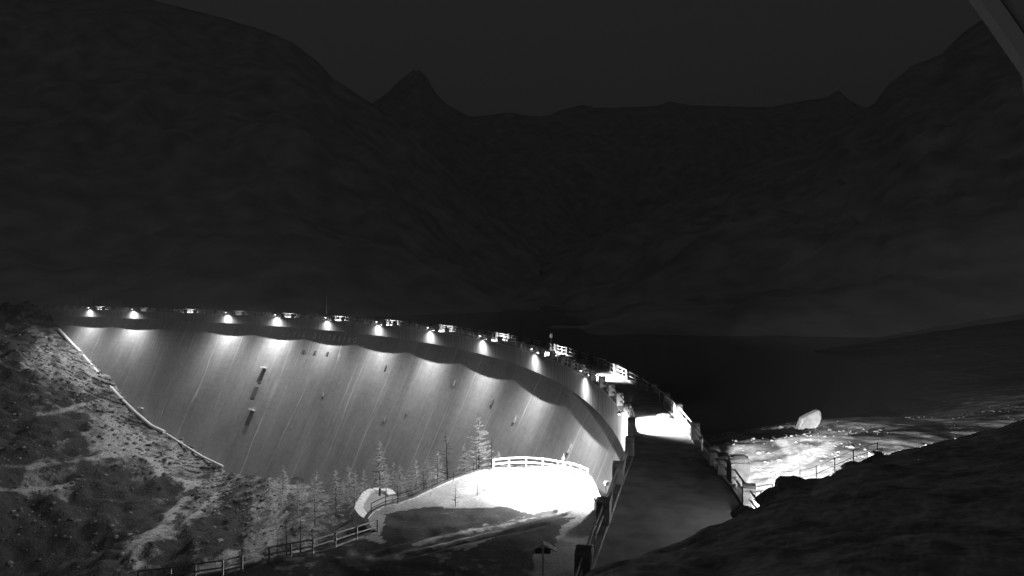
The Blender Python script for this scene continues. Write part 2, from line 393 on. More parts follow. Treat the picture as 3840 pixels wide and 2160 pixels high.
b = MB(); b.box((0, 0, 0), (.4, .24, .26)); b.tube([(0, 0, -.1), (0, 0, -2.5)], .05); b.build('housing', M['dark_metal'], yl)
b = MB(); b.box((0, .13, 0), (.32, .02, .2)); b.build('lens', M['lens'], yl)
spot(yl, Vector((0, .18, 0)), Vector((math.cos(math.radians(31)), math.sin(math.radians(31)), -.55)), 190000, 97, .06, .06, 'shore_beam')

# ------------------------------------------------------------ terrain
def fbm(X, Y, sc_, octs=5, rough=.5, seed=0):
    """value noise with numpy"""
    out = np.zeros(np.broadcast(X, Y).shape); amp = 1; tot = 0; r = np.random.default_rng(seed)
    for o in range(octs):
        tab = r.random((256, 256)); xs = X / sc_ + 37.7 * o; ys = Y / sc_ + 11.3 * o
        xi = np.floor(xs).astype(int); yi = np.floor(ys).astype(int); fx = xs - xi; fy = ys - yi
        fx = fx * fx * (3 - 2 * fx); fy = fy * fy * (3 - 2 * fy)
        g = lambda a, b: tab[a % 256, b % 256]
        v = (g(xi, yi) * (1 - fx) + g(xi + 1, yi) * fx) * (1 - fy) + (g(xi, yi + 1) * (1 - fx) + g(xi + 1, yi + 1) * fx) * fy
        out += (v - .5) * 2 * amp; tot += amp; amp *= rough; sc_ /= 2.03
    return out / tot
def tps(pts):
    pts = np.array(pts, float); n = len(pts); xy = pts[:, :2]; z = pts[:, 2]
    K = lambda r: np.where(r > 1e-9, r * r * np.log(r + 1e-9), 0)
    A = np.zeros((n + 3, n + 3)); A[:n, :n] = K(np.linalg.norm(xy[:, None] - xy[None], axis=2)) + np.eye(n) * 2.0
    A[:n, n:] = np.concatenate([np.ones((n, 1)), xy], 1); A[n:, :n] = A[:n, n:].T
    c = np.linalg.solve(A, np.concatenate([z, [0, 0, 0]]))
    def f(X, Y):
        X = np.asarray(X, float); Y = np.asarray(Y, float); o = c[n] + c[n + 1] * X + c[n + 2] * Y
        for i in range(n): o = o + c[i] * K(np.hypot(X - xy[i, 0], Y - xy[i, 1]))
        return o
    return f
def grid_mesh(name, X, Y, Z, m, keep=None, cover_shade=None, smooth=True):
    ny_, nx_ = X.shape; V = np.stack([X, Y, Z], 2).reshape(-1, 3)
    idx = np.arange(ny_ * nx_).reshape(ny_, nx_)
    q = np.stack([idx[:-1, :-1], idx[:-1, 1:], idx[1:, 1:], idx[1:, :-1]], 2).reshape(-1, 4)
    if keep is not None:
        k = keep.reshape(-1); q = q[k[q].all(1)]
    used = np.unique(q); rm = np.full(len(V), -1); rm[used] = np.arange(len(used)); V = V[used]; q = rm[q]
    me = bpy.data.meshes.new(name); me.from_pydata(V.tolist(), [], q.tolist()); me.materials.append(m)
    if smooth: me.polygons.foreach_set('use_smooth', [True] * len(me.polygons))
    at = me.attributes.new('cover_shade', 'FLOAT', 'POINT')
    if cover_shade is not None: at.data.foreach_set('value', cover_shade.reshape(-1)[used].astype(np.float32))
    return link(bpy.data.objects.new(name, me))
def pix(X, Y, Z): Y = np.maximum(Y, .5); return 1920 + F * X / Y, HY - F * Z / Y
def inpoly(px, py, poly):
    r = np.zeros(px.shape, bool); n = len(poly)
    for i in range(n):
        x1, y1 = poly[i]; x2, y2 = poly[(i + 1) % n]
        c = ((y1 > py) != (y2 > py)) & (px < (x2 - x1) * (py - y1) / (y2 - y1 + 1e-9) + x1); r ^= c
    return r
def distline(px, py, line):
    d = np.full(px.shape, 1e9)
    for (x1, y1), (x2, y2) in zip(line[:-1], line[1:]):
        L2 = (x2 - x1) ** 2 + (y2 - y1) ** 2; t = np.clip(((px - x1) * (x2 - x1) + (py - y1) * (y2 - y1)) / L2, 0, 1)
        d = np.minimum(d, np.hypot(px - x1 - t * (x2 - x1), py - y1 - t * (y2 - y1)))
    return d

# --- valley below the dam
contact_px = [(215, 1222), (325, 1338), (450, 1470), (540, 1560), (620, 1622), (800, 1738), (900, 1772), (1000, 1792), (1200, 1838)]
contact = [face(*face_at(*c)) for c in contact_px]
cp = []
for c in contact:
    cp.append((c.x, c.y, c.z))
for k in range(len(contact)):
    s, z = face_at(*contact_px[k]); q = face(s, z, -12); cp.append((q.x, q.y, z + (5 if k < 6 else 2)))
for (a, b, Y) in [(0, 1330, 262), (120, 1290, 275), (60, 1450, 250), (0, 1580, 228), (200, 1500, 250), (380, 1600, 240), (0, 1760, 200), (250, 1760, 208), (450, 1720, 222), (0, 2160, 160), (300, 2160, 148),
                  (620, 1800, 218), (780, 1850, 212), (480, 1960, 180), (960, 1870, 196), (1200, 1900, 178), (1350, 1900, 160), (1450, 1880, 150), (1300, 1960, 148), (1100, 1960, 160), (820, 2020, 150),
                  (620, 2080, 145), (1400, 1960, 140), (-250, 1500, 220), (-300, 1900, 170), (-300, 1250, 260)]:
    q = P(a, b, Y); cp.append(tuple(q))
cp += [(-262, 345, -12), (-262, 72, -45), (-140, 335, -10), (-200, 330, -8), (-260, 260, -12), (-240, 170, -35), (-80, 110, -62), (-30, 105, -50), (-10, 140, -42), (0, 120, -34), (10, 150, -30), (-160, 100, -60), (-60, 60, -45), (0, 80, -30)]
vf = tps(cp)
gx = np.arange(-262, 22, 1.0); gy = np.arange(72, 345, 1.0); X, Y = np.meshgrid(gx, gy); Z = vf(X, Y)
Lx = np.array([c.x for c in contact]); Ly = np.array([c.y for c in contact])
dd = np.min(np.hypot(X[..., None] - Lx, Y[..., None] - Ly), -1)
px, py = pix(X, Y, Z)
rough = 1.0 + .6 * fbm(X, Y, 40, 2, seed=3)
det = fbm(X, Y, 22, 6, .55, 1) * 6.5 + np.abs(fbm(X, Y, 9, 4, .6, 2)) * 3.6 - 1.0 + fbm(X, Y, 3, 2, .6, 9) * .9
damp = np.clip((dd - 2) / 14, .12, 1)
paths = [[(0, 1578), (150, 1560), (300, 1520), (400, 1480)], [(0, 1752), (180, 1738), (340, 1712), (430, 1700)], [(0, 1835), (220, 1818), (330, 1790)],
         [(700, 1868), (640, 1930), (560, 1990), (500, 2040), (490, 2120)], [(860, 1815), (790, 1870), (700, 1945), (740, 2060)]]
pd_ = np.full(X.shape, 1e9)
for l in paths: pd_ = np.minimum(pd_, distline(px, py, l))
damp = damp * np.clip(pd_ / 25, .25, 1)
Z = Z + det * damp * np.clip(rough, .4, 1.6)
cov = fbm(X, Y, 60, 2, seed=12) * .05 - .03 + fbm(X, Y * .6 + X * .4, 7, 4, .6, 13) * .16
cov += np.where(pd_ < 7, .16, 0)
cov += .09 * np.clip(1 - distline(px, py, [(230, 1300), (420, 1520), (560, 1680), (720, 1760)]) / 170, 0, 1)  # bank by the dam painted lighter where the lamps light it
for poly, a in [([(650, 1810), (740, 1795), (770, 1815), (700, 1850)], .3), ([(780, 2120), (900, 2040), (1010, 1930), (1180, 1950), (1200, 2060), (1000, 2110)], .08), ([(180, 1215), (250, 1250), (600, 1620), (1000, 1790), (760, 1800), (560, 1760), (400, 1640), (230, 1500), (120, 1380)], .0), ([(1000, 1825), (1065, 1825), (1085, 1860), (1050, 1900), (1010, 1880)], .3),
                ([(470, 2030), (545, 2005), (530, 2140), (480, 2110)], .25), ([(540, 1990), (690, 1860), (640, 1960), (560, 2030)], .2),
                ([(0, 1500), (110, 1450), (100, 1560), (0, 1575)], -.2), ([(0, 1595), (270, 1565), (340, 1690), (0, 1740)], -.12), ([(280, 1770), (700, 1820), (560, 1960), (300, 1900)], -.1),
                ([(760, 1930), (950, 1850), (900, 2060), (760, 2100)], -.25), ([(0, 1850), (420, 1850), (420, 2200), (0, 2200)], -.2), ([(0, 1200), (140, 1250), (60, 1400), (180, 1640), (0, 1900)], -.16), ([(300, 1700), (520, 1820), (640, 1960), (480, 2010), (250, 1950)], -.12), ([(216, 1557), (335, 1548), (345, 1600), (260, 1620), (200, 1592)], -.25), ([(300, 1605), (420, 1520), (570, 1660), (490, 1725), (330, 1690)], .12), ([(450, 1745), (492, 1745), (492, 1795), (450, 1790)], -.3), ([(545, 1710), (570, 1700), (635, 1790), (610, 1800)], .3), ([(225, 1512), (330, 1492), (405, 1472), (405, 1486), (330, 1506), (225, 1526)], -.3), ([(0, 1900), (420, 1950), (450, 2200), (0, 2200)], -.15), ([(620, 2000), (740, 1950), (720, 2110), (620, 2140)], -.2)]:
    cov += np.where(inpoly(px, py, poly), a, 0)  # some polygons paint shadows and lamp falloff into the slope's colour
ci = np.argmin(np.hypot(X[..., None] - L[None, None, ::3, 0], Y[..., None] - L[None, None, ::3, 1]), -1)
sd = (X - L[::3, 0][ci]) * (-T[::3, 1][ci]) + (Y - L[::3, 1][ci]) * T[::3, 0][ci]
tag(grid_mesh('valley_slope', X, Y, Z, M['valley'], keep=(sd > -4), cover_shade=cov), 'rocky snow-patched valley slopes below the dam', kind='structure')
VZ, VGX, VGY = Z, gx, gy
vh = lambda x, y: float(VZ[int(np.clip(round(y - VGY[0]), 0, len(VGY) - 1)), int(np.clip(round(x - VGX[0]), 0, len(VGX) - 1))])
def ground_hit(a, b, y0, y1, fn):
    for Y_ in np.arange(y0, y1, .5):
        q = P(a, b, Y_)
        if q.z <= fn(q.x, q.y): return q
    return P(a, b, y1)

# --- yard and road beside the near end of the dam (z = -18)
YZ = -18.0
yard_px = [(300, 2230), (480, 2162), (660, 2125), (850, 2092), (1000, 2058), (1150, 2078 - 4), (1260, 2043), (1338, 2022), (1415, 2000), (1388, 1978), (1380, 1948), (1400, 1922), (1440, 1902), (1500, 1889), (1560, 1868), (1620, 1838), (1700, 1802), (1800, 1768), (1910, 1751), (2050, 1756), (2150, 1771), (2205, 1794), (2222, 1830), (2236, 1872), (2243, 1892)]
yard_px = [(300, 2262), (480, 2212), (660, 2185), (850, 2150), (1000, 2110), (1150, 2080), (1260, 2052)] + yard_px[7:]
ring = [Pz(a, b, YZ) for a, b in yard_px]
ypoly = [(p.x, p.y) for p in ring] + [(8.0, 55), (9.3, 48), (6.8, 42), (6.0, 38), (4.2, 30), (2.6, 20), (0, 8), (-14, 8), (-40, 20)]
gx = np.arange(-46, 13, .25); gy = np.arange(8, 70, .25); X, Y = np.meshgrid(gx, gy)
near_edge = inpoly(X, Y, ypoly)
dl = distline(X, Y, [(p.x, p.y) for p in ring])
bumps = fbm(X, Y, 6, 4, .5, 21) * .16 + fbm(X, Y, 1.2, 2, .5, 22) * .03
px, py = pix(X, Y, np.full(X.shape, YZ))
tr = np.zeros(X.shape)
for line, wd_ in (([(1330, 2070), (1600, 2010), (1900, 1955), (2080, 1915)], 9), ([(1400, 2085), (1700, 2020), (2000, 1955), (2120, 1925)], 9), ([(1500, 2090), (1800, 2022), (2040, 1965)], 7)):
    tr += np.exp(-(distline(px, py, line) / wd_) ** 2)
Z = YZ + bumps * np.clip(dl / 2, .2, 1) - tr * .16
cov = np.full(X.shape, .12) - tr * .30 - .0 + fbm(X, Y, 9, 3, seed=5) * .1 + fbm(X * .35 + Y * .2, Y * 1.6, 2.2, 4, .6, seed=15) * .10  # streaks also darkened in colour, for long shadows of the low lamp
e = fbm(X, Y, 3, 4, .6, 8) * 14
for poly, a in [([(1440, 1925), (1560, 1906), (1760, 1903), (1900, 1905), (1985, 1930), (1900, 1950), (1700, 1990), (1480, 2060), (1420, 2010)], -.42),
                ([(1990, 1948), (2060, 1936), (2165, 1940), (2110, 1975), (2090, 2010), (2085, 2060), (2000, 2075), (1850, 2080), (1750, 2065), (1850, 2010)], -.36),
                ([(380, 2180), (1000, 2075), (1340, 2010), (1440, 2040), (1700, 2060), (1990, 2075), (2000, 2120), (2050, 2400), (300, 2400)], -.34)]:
    cov += np.where(inpoly(px + e, py + e * .5, poly), a, 0)  # dark polygons paint the yard's shadows into the colour, with some bare ground
# banks and drifts are real height: a low berm along the rim and between the two road branches
berm = np.exp(-(distline(px, py, [(1600, 1885), (1750, 1872), (1880, 1858), (1960, 1835)]) / 13) ** 2) * .5
keep = near_edge | (dl < .2)
tag(grid_mesh('yard', X, Y, Z, M['yard'], keep=keep, cover_shade=cov), 'snow covered yard and access road beside the dam', kind='structure')
# retaining wall round the yard: coping and wall face
wallr = empty('retaining_wall', ring[12]); tag(wallr, 'curved concrete retaining wall holding up the rim of the snowy yard', 'retaining wall')
b = MB(); c2 = MB(); rr = [r for r in ring]
for i in range(len(rr) - 1):
    a_, b_ = rr[i] - wallr.location, rr[i + 1] - wallr.location; d = (b_ - a_); n = Vector((-d.y, d.x, 0)).normalized()
    p = [a_, b_, b_ + n * .35, a_ + n * .35]; lo = Vector((0, 0, -9)); hi = Vector((0, 0, .12))
    b.hexa([q + lo for q in p] + [q - Vector((0, 0, .1)) for q in p]); c2.hexa([q - Vector((0, 0, .1)) for q in p] + [q + hi for q in p])
b.build('wall', M['stone'], wallr); c2.build('coping', M['stone'], wallr)
# slope falling away outside the yard
rows = []; offs = [(.3, -.5), (3, -2.5), (8, -6), (16, -13), (28, -24), (45, -40)]
R = ring[:-3]; n_ = len(R); dense = []
for i in range(n_ - 1):
    for t in np.linspace(0, 1, 9)[:-1]: dense.append(R[i].lerp(R[i + 1], t))
dense.append(R[-1])
dn = []
for i in range(len(dense)):
    d = dense[min(i + 6, len(dense) - 1)] - dense[max(i - 6, 0)]; dn.append(Vector((-d.y, d.x, 0)).normalized())
K = 26; X = np.zeros((K, len(dense))); Y = X.copy(); Z = X.copy()
for j in range(K):
    f = j / (K - 1) * 5; a = int(min(f, 4)); t = f - a; o = offs[a][0] * (1 - t) + offs[a + 1][0] * t; z = offs[a][1] * (1 - t) + offs[a + 1][1] * t
    for i, (p, n) in enumerate(zip(dense, dn)):
        X[j, i] = p.x + n.x * o; Y[j, i] = p.y + n.y * o * 1.0; Z[j, i] = YZ + z
Z += fbm(X, Y, 7, 5, .55, 31) * np.linspace(.3, 2.4, K)[:, None]
cov = fbm(X, Y, 12, 3, seed=6) * .1 - .02
tag(grid_mesh('embankment', X, Y, Z, M['valley'], cover_shade=cov), 'rough slope dropping from the road fence to the valley', kind='structure')

# --- lake shore on the right
sp = [(14.5, 36, -13.6), (14.5, 46, -14.6), (15, 55, -15.2), (14.5, 70, -18), (13, 90, -23), (10, 36, -13.5)]
for (a, b_, Y_) in [(2850, 1850, 45), (2700, 1680, 60), (2960, 1840, 44), (3000, 1700, 55.5), (2850, 1720, 56), (2740, 1650, 68), (2870, 1604, 77), (2960, 1618, 73), (3040, 1615, 71), (3130, 1577, 74), (3260, 1590, 70), (3400, 1582, 74),
                    (3200, 1700, 53), (3400, 1660, 56), (3600, 1610, 66), (3840, 1560, 75), (3840, 1440, 120), (3840, 1360, 170), (3200, 1850, 40), (3840, 1720, 50), (4200, 1500, 80), (4200, 1700, 50), (3550, 1560, 95)]:
    sp.append(tuple(P(a, b_, Y_)))
sp += [(26, 112, -26), (40, 118, -26), (56, 125, -25), (75, 150, -26), (90, 190, -26), (30, 160, -28), (10, 130, -30), (140, 230, -18), (180, 150, -8), (180, 80, -2)]
sf = tps(sp)
gx = np.arange(9, 190, .5); gy = np.arange(28, 235, .6); X, Y = np.meshgrid(gx, gy); Z = sf(X, Y)
Z += fbm(X, Y, 14, 4, .5, 41) * .5 * np.clip((Y - 50) / 30, .15, 1) + np.abs(fbm(X, Y, 3.0, 3, .6, 42)) * .22 + fbm(X, Y, .9, 2, .6, 43) * .07
px, py = pix(X, Y, Z)
cov = fbm(X, Y, 16, 3, seed=9) * .10 + .02 - .25 * np.clip((Y - 95) / 30, 0, 1)
for poly, a in [([(2870, 1870), (2900, 1740), (3080, 1670), (3160, 1620), (3200, 1640), (3020, 1740), (2990, 1800), (3240, 1740), (3200, 1800), (3000, 1860)], .25),
                ([(2990, 1650), (3130, 1600), (3330, 1575), (3330, 1595), (3080, 1660)], .15), ([(2760, 1620), (2900, 1600), (3000, 1640), (2850, 1655)], -.12),
                ([(3100, 1660), (3300, 1600), (3560, 1590), (3560, 1660), (3300, 1700), (3060, 1730)], -.10), ([(2960, 1670), (3280, 1590), (3280, 1615), (3010, 1700)], -.08)]:
    cov += np.where(inpoly(px, py, poly), a, 0)
keep = np.array(X > 13.0) | (Y > 95) & (X > 9)
li_ = np.interp(Y, near[:, 1], near[:, 0]); 
tag(grid_mesh('lake_shore', X, Y, Z, M['shore'], keep=(X > 13.2), cover_shade=cov), 'stony snow-dusted lake shore lit beside the dam', kind='structure')
SZ, SX_, SY_ = Z, gx, gy
sh = lambda x, y: float(SZ[int(np.clip(round((y - gy0) / .6), 0, len(SY_) - 1)), int(np.clip(round((x - gx0) / .5), 0, len(SX_) - 1))]); gx0, gy0 = 9, 28
# lake
b = MB(); b.add([(-400, 20, -24), (2200, 20, -24), (2200, 2600, -24), (-900, 2600, -24)], [(0, 1, 2, 3)])
wv = []; 
me_l = b
# polygon kept on the lake side of the dam
poly = [deckp(s, -width(s) * .5, -24) for s in np.arange(SN - 20, SMAX, 6)]
poly = [Vector((1500, 20, -24)), Vector((30, 20, -24))] + poly + [Vector((-900, 420, -24)), Vector((-900, 2400, -24)), Vector((1500, 2400, -24))]
b = MB(); b.add(poly, [tuple(range(len(poly)))]); tag(b.build('lake', M['water']), 'black lake water held behind the dam', kind='structure')

# --- dark hillside in front of the camera
sil = [(1980, 2330, 20), (2120, 2215, 21), (2230, 2140, 22), (2330, 2095, 23), (2450, 2062, 24), (2600, 2008, 25), (2730, 1953, 27), (2850, 1893, 29), (2900, 1850, 30), (2960, 1822, 30), (3040, 1808, 31), (3100, 1782, 31), (3180, 1745, 32), (3260, 1712, 33), (3340, 1702, 33.5), (3420, 1682, 34), (3500, 1660, 35), (3640, 1632, 36), (3760, 1600, 37), (3860, 1560, 38), (4050, 1500, 39), (4300, 1440, 40)]
sp_ = [P(*q) for q in sil]; dense = []
for i in range(len(sp_) - 1):
    for t in np.linspace(0, 1, 21)[:-1]: dense.append(sp_[i].lerp(sp_[i + 1], t))
ts = [(0, 0)] + [(1.02, -.05), (1.06, -.8), (1.12, -2.6), (1.25, -6)]
fr = [1.30, 1.24, 1.18, 1.14, 1.10, 1.07, 1.05, 1.03, 1.02, 1.01] + list(np.concatenate([np.linspace(1.0, .5, 90), np.linspace(.494, .03, 50)]))
X = np.zeros((len(fr), len(dense))); Y = X.copy(); Z = X.copy()
da = np.array([tuple(v) for v in dense]); sm = da.copy()
for _ in range(900): sm[1:-1] = (sm[:-2] + sm[2:] + 2 * sm[1:-1]) / 4
for j, f in enumerate(fr):
    kk = min(1, max(0, (1 - f) / .25)); kk = kk * kk * (3 - 2 * kk); rowp = da * (1 - kk) + sm * kk
    for i, p in enumerate([Vector(v) for v in rowp]):
        ex = (f - 1) * 46 if f > 1 else (1 - f) * .14 * p.y * (1 - .35 * (1 - f))
        X[j, i] = p.x * f; Y[j, i] = p.y * f; Z[j, i] = p.z * f - ex - (1.2 * (1 - f) ** 2)
j1 = np.array([1.0 if f < .97 else .35 for f in fr])[:, None]
Z += fbm(X, Y, 5, 4, .5, 51) * .35 * j1 + fbm(X, Y, 1.3, 4, .6, 52) * .2
cov = np.zeros(X.shape) + .02
tag(grid_mesh('hillside', X, Y, Z, M['hill'], cover_shade=cov), 'dark unlit hillside in the foreground', kind='structure')

# --- mountains
def ridge(name, line, Dr, Db, zb, label, seed, amp):
    pts = [P(a, b_, Dr) for a, b_ in line]; dense = []
    for i in range(len(pts) - 1):
        n = max(2, int((pts[i + 1] - pts[i]).length / (Dr * .012)))
        for t in np.linspace(0, 1, n + 1)[:-1]: dense.append(pts[i].lerp(pts[i + 1], t))
    K = 40; X = np.zeros((K, len(dense))); Y = X.copy(); Z = X.copy()
    for j in range(K):
        f = j / (K - 6)
        for i, p in enumerate(dense):
            if f <= 1:
                g = f; X[j, i] = p.x * (Db + (Dr - Db) * g) / Dr; Y[j, i] = Db + (Dr - Db) * g; Z[j, i] = zb + (p.z - zb) * g ** 1.25
            else:
                g = f - 1; X[j, i] = p.x * (1 + g); Y[j, i] = p.y * (1 + g); Z[j, i] = p.z - g * 5 * abs(p.z - zb)
    f = np.minimum(np.arange(K) / (K - 6), 1)[:, None]
    k = (np.sin(f * np.pi) * .9 + .06) * amp
    Z += fbm(X, Y, Dr * .12, 6, .55, seed) * k * 2 - np.abs(fbm(X, Y, Dr * .05, 4, .55, seed + 1)) * k
    cov = fbm(X, Y, Dr * .1, 4, seed=seed + 2) * .15 - f * .06
    tag(grid_mesh(name, X, Y, Z, M['mount'], cover_shade=cov * np.ones(X.shape)), label, kind='structure')
ridge('back_range', [(1000, 520), (1200, 470), (1405, 382), (1450, 350), (1500, 296), (1545, 262), (1575, 263), (1603, 292), (1630, 342), (1680, 396), (1760, 438), (1830, 430), (1900, 418), (1980, 432), (2052, 436), (2110, 410), (2188, 392), (2234, 404), (2340, 402), (2462, 400), (2507, 382), (2583, 396), (2700, 398), (2887, 404), (3000, 381), (3100, 362), (3145, 335), (3190, 379), (3250, 404), (3400, 420), (3600, 430)], 3000, 1600, -30, 'distant mountain range with a pointed peak', 61, 90)
ridge('left_mountain', [(-900, -300), (-300, -200), (300, -60), (600, 10), (800, 60), (950, 100), (1100, 160), (1195, 233), (1242, 287), (1359, 365), (1405, 392), (1480, 450), (1600, 560), (1750, 700), (1900, 830), (2050, 960)], 1500, 420, -30, 'dark mountain rising beyond the left bank', 71, 38)
ridge('right_mountain', [(1950, 1010), (2200, 900), (2500, 760), (2800, 620), (3050, 520), (3200, 430), (3281, 388), (3327, 320), (3418, 244), (3532, 199), (3608, 123), (3700, 60), (3840, -20), (4200, -250), (4800, -400)], 1300, 260, -30, 'dark mountain rising beyond the lake on the right', 81, 30)

# ------------------------------------------------------------ boulders and rubble
def rock_mesh(name, seed, n=2, sub=3, sx=1, sy=1, sz=1, m=None, rough_=.35):
    import bmesh
    bm = bmesh.new(); bmesh.ops.create_icosphere(bm, subdivisions=sub, radius=1)
    for v in bm.verts:
        d = v.co.normalized(); k = 1 + rough_ * mnoise.noise(d * 1.3 + Vector((seed, 0, 0))) + .12 * mnoise.noise(d * 4 + Vector((seed, 3, 0)))
        v.co = d * k
        for ax in (Vector((1, .3, .2)), Vector((-.4, 1, .3)), Vector((.1, -.9, .6)), Vector((-.8, -.3, .5)), Vector((.3, .2, 1)), Vector((.5, -.5, -.4))):
            a = (ax + Vector((math.sin(seed * 3.1), math.cos(seed * 1.7), math.sin(seed))) * .5).normalized(); lim = .78
            t = v.co.dot(a)
            if t > lim: v.co -= a * (t - lim) * .85
        v.co.x *= sx; v.co.y *= sy; v.co.z *= sz
    me = bpy.data.meshes.new(name); bm.to_mesh(me); bm.free(); me.materials.append(m or M['rock']); return me
def slab_boulder():
    # upright pale slab: outline in x,z given a real thickness
    out = [(-1.55, -.4), (-1.6, .3), (-1.35, 1.0), (-1.0, 1.75), (-.2, 2.15), (.9, 2.75), (1.3, 2.9), (1.55, 2.55), (1.6, 1.9), (1.45, 1.3), (1.1, .6), (.6, .1), (0, -.4)]
    b = MB(); n = len(out); c = Vector((0, 0, 1.2))
    layers = [(-.75, .86), (-.5, 1.0), (.5, .97), (.8, .78)]
    for y, k in layers: b.v += [(x * k + (1 - k) * .05, y + .10 * math.sin(x * 2 + z), (z - 1.2) * k + 1.2) for x, z in out]
    for l in range(3): b.f += [(l * n + i, l * n + (i + 1) % n, (l + 1) * n + (i + 1) % n, (l + 1) * n + i) for i in range(n)]
    b.f += [tuple(range(n - 1, -1, -1)), tuple(3 * n + i for i in range(n))]
    return b
q = P(3030, 1618, 72)
o = slab_boulder().build('boulder', M['paleRock']); o.location = (q.x, q.y, q.z + .1); o.scale = (.75, .8, .75)
tag(o, 'tall pale slab of rock standing upright alone on the dark shoreline', 'boulder')
def stuff(name, pts, m, label, meshes):
    V = []; Fq = []; off = 0
    for (p, sc_, rz) in pts:
        vv, ff = meshes[rnd.randrange(len(meshes))]
        c, s_ = math.cos(rz), math.sin(rz); a = vv * sc_; a = np.stack([a[:, 0] * c - a[:, 1] * s_, a[:, 0] * s_ + a[:, 1] * c, a[:, 2] * .75], 1) + np.array(p)
        V.append(a); Fq.append(ff + off); off += len(a)
    V = np.concatenate(V); Fq = np.concatenate(Fq)
    me = bpy.data.meshes.new(name); me.vertices.add(len(V)); me.vertices.foreach_set('co', V.ravel()); me.loops.add(Fq.size); me.loops.foreach_set('vertex_index', Fq.ravel())
    me.polygons.add(len(Fq)); me.polygons.foreach_set('loop_start', np.arange(0, Fq.size, 3)); me.update(calc_edges=True); me.materials.append(m)
    return tag(link(bpy.data.objects.new(name, me)), label, kind='stuff')
base = []
for k in range(6):
    me = rock_mesh('r', k * 2.3 + 1, sub=1, sx=1.1, sy=.9, sz=.8); v = np.zeros(len(me.vertices) * 3); me.vertices.foreach_get('co', v); ff = np.array([tuple(p.vertices) for p in me.polygons]); base.append((v.reshape(-1, 3), ff)); bpy.data.meshes.remove(me)
pts = []
for _ in range(4500):
    y = 38 + 60 * rnd.random() ** 1.3; x = 14.5 + (y * .75 - 8) * rnd.random()
    d = float(fbm(np.array([x]), np.array([y]), 8, 3, seed=91)[0])
    if rnd.random() > .30 + d * 1.3: continue
    pts.append(((x, y, sh(x, y)), .06 + .18 * rnd.random() ** 3 + (.25 if rnd.random() < .02 else 0), rnd.random() * 6.3))
stuff('rubble', pts, M['stoneDark'], 'loose stones scattered over the lake shore', base)
pts = []
for _ in range(7000):
    s = SN + SP * (2 + 9 * rnd.random()); 
    a, b_ = rnd.uniform(0, 1350), rnd.uniform(1230, 2140)
    if rnd.random() < .6: t = rnd.random(); a = 200 + 800 * t + rnd.gauss(0, 60) - 60; b_ = 1250 + 620 * t + rnd.gauss(0, 50) + 50
    Yr = 140 + 0 * t if False else None
    q = P(a, b_, 150); x = None
    # march along the ray to the slope
    for Y_ in np.arange(120, 300, 2.5):
        q = P(a, b_, Y_)
        if -262 < q.x < 20 and q.z <= vh(q.x, q.y): x = q; break
    if x is None: continue
    pts.append(((x.x, x.y, vh(x.x, x.y)), .13 + .85 * rnd.random() ** 5, rnd.random() * 6.3))
stuff('scree', pts, M['valley'], 'boulders and scree scattered over the valley slope', base)
# hillside rocks at the crest end (dark silhouettes against the lit shore)
rk = empty('x') ; bpy.data.objects.remove(rk)
for (a, b_, Y_, r, sd_, lab) in [(2905, 1868, 30, .62, 1.5, 'low dark rock at the end of the right parapet'), (2975, 1842, 30.5, .8, 4.1, 'broad dark rock with a jagged top against the lit shore'), (3050, 1822, 31, .5, 7.3, 'small dark rock on the brow to the right of the broad one'),
                              (2935, 1905, 28.5, .7, 9.9, 'faintly lit pointed rock below the brow'), (2800, 1930, 28, .45, 12.2, 'dark rock just below the last rail'), (3200, 1752, 32, .4, 15, 'dark stone on the hill edge beside the thin fence'), (3290, 1712, 33, .35, 17, 'smallest dark stone far along the hill edge')]:
    o = link(bpy.data.objects.new('rock', rock_mesh('rock', sd_, sx=1.25, sy=.9, sz=.8))); q = P(a, b_, Y_); o.location = q; o.scale = (r, r, r); tag(o, lab, 'rock', 'rocks on the brow of the dark hillside')

# ------------------------------------------------------------ fences
def fence(name, base_pts, hgt, label, rails=2, post=.09, group=None, rail_r=.035, m='metal', wide=False):
    root = empty(name, base_pts[0]); tag(root, label, 'fence', group)
    for p in base_pts:
        b = MB(); b.box(p - root.location + Vector((0, 0, hgt / 2)), (post, post, hgt)); b.build('post', M[m], root)
    b = MB()
    for k in range(rails):
        z = hgt * (.95 - .45 * k)
        for a, c in zip(base_pts[:-1], base_pts[1:]):
            a2, c2 = a - root.location + Vector((0, 0, z)), c - root.location + Vector((0, 0, z)); d = (c2 - a2); ln = d.length; d.normalize()
            b.box((a2 + c2) / 2, (ln, rail_r, rail_r * 2.2), d, d.cross(Vector((0, 0, 1))).normalized(), Vector((0, 0, 1)))
    b.build('rail', M[m], root); return root
M['black'] = mat('black_wire', .01, .8)
M['darkBark'] = mat('backlit_bark', .02, .95)  # bark copy darkened in colour for larches standing backlit
M['white'] = mat('white_paint', .8, .5); M['ice'] = mat('basin_ice', .26, .6, .3, .15)
fence('railing', [Pz(a, b_ + 2, YZ + .1) for a, b_ in [(1850, 1758), (1909, 1752), (1973, 1750), (2035, 1755), (2092, 1765), (2140, 1773), (2177, 1786), (2204, 1797)]], .98, 'white two-rail railing curving round the bright yard', post=.13, rail_r=.07, m='white')
fence('railing', [Pz(a, b_, YZ + .1) for a, b_ in [(520, 2200), (640, 2186), (732, 2172), (835, 2158), (908, 2140), (1010, 2106), (1090, 2090), (1174, 2076), (1258, 2050), (1338, 2024), (1416, 1999)]], .95, 'grey two-rail fence along the dark road edge at lower left', post=.1, rail_r=.04, m='fenceMetal')
fence('railing', [Pz(a, b_, YZ + .1) for a, b_ in [(1392, 1925), (1446, 1899), (1492, 1889), (1545, 1874), (1620, 1838), (1700, 1803), (1775, 1776), (1845, 1760)]], .8, 'thin dark railing on the corner of the retaining wall behind the trees', post=.05, rail_r=.025, m='black')
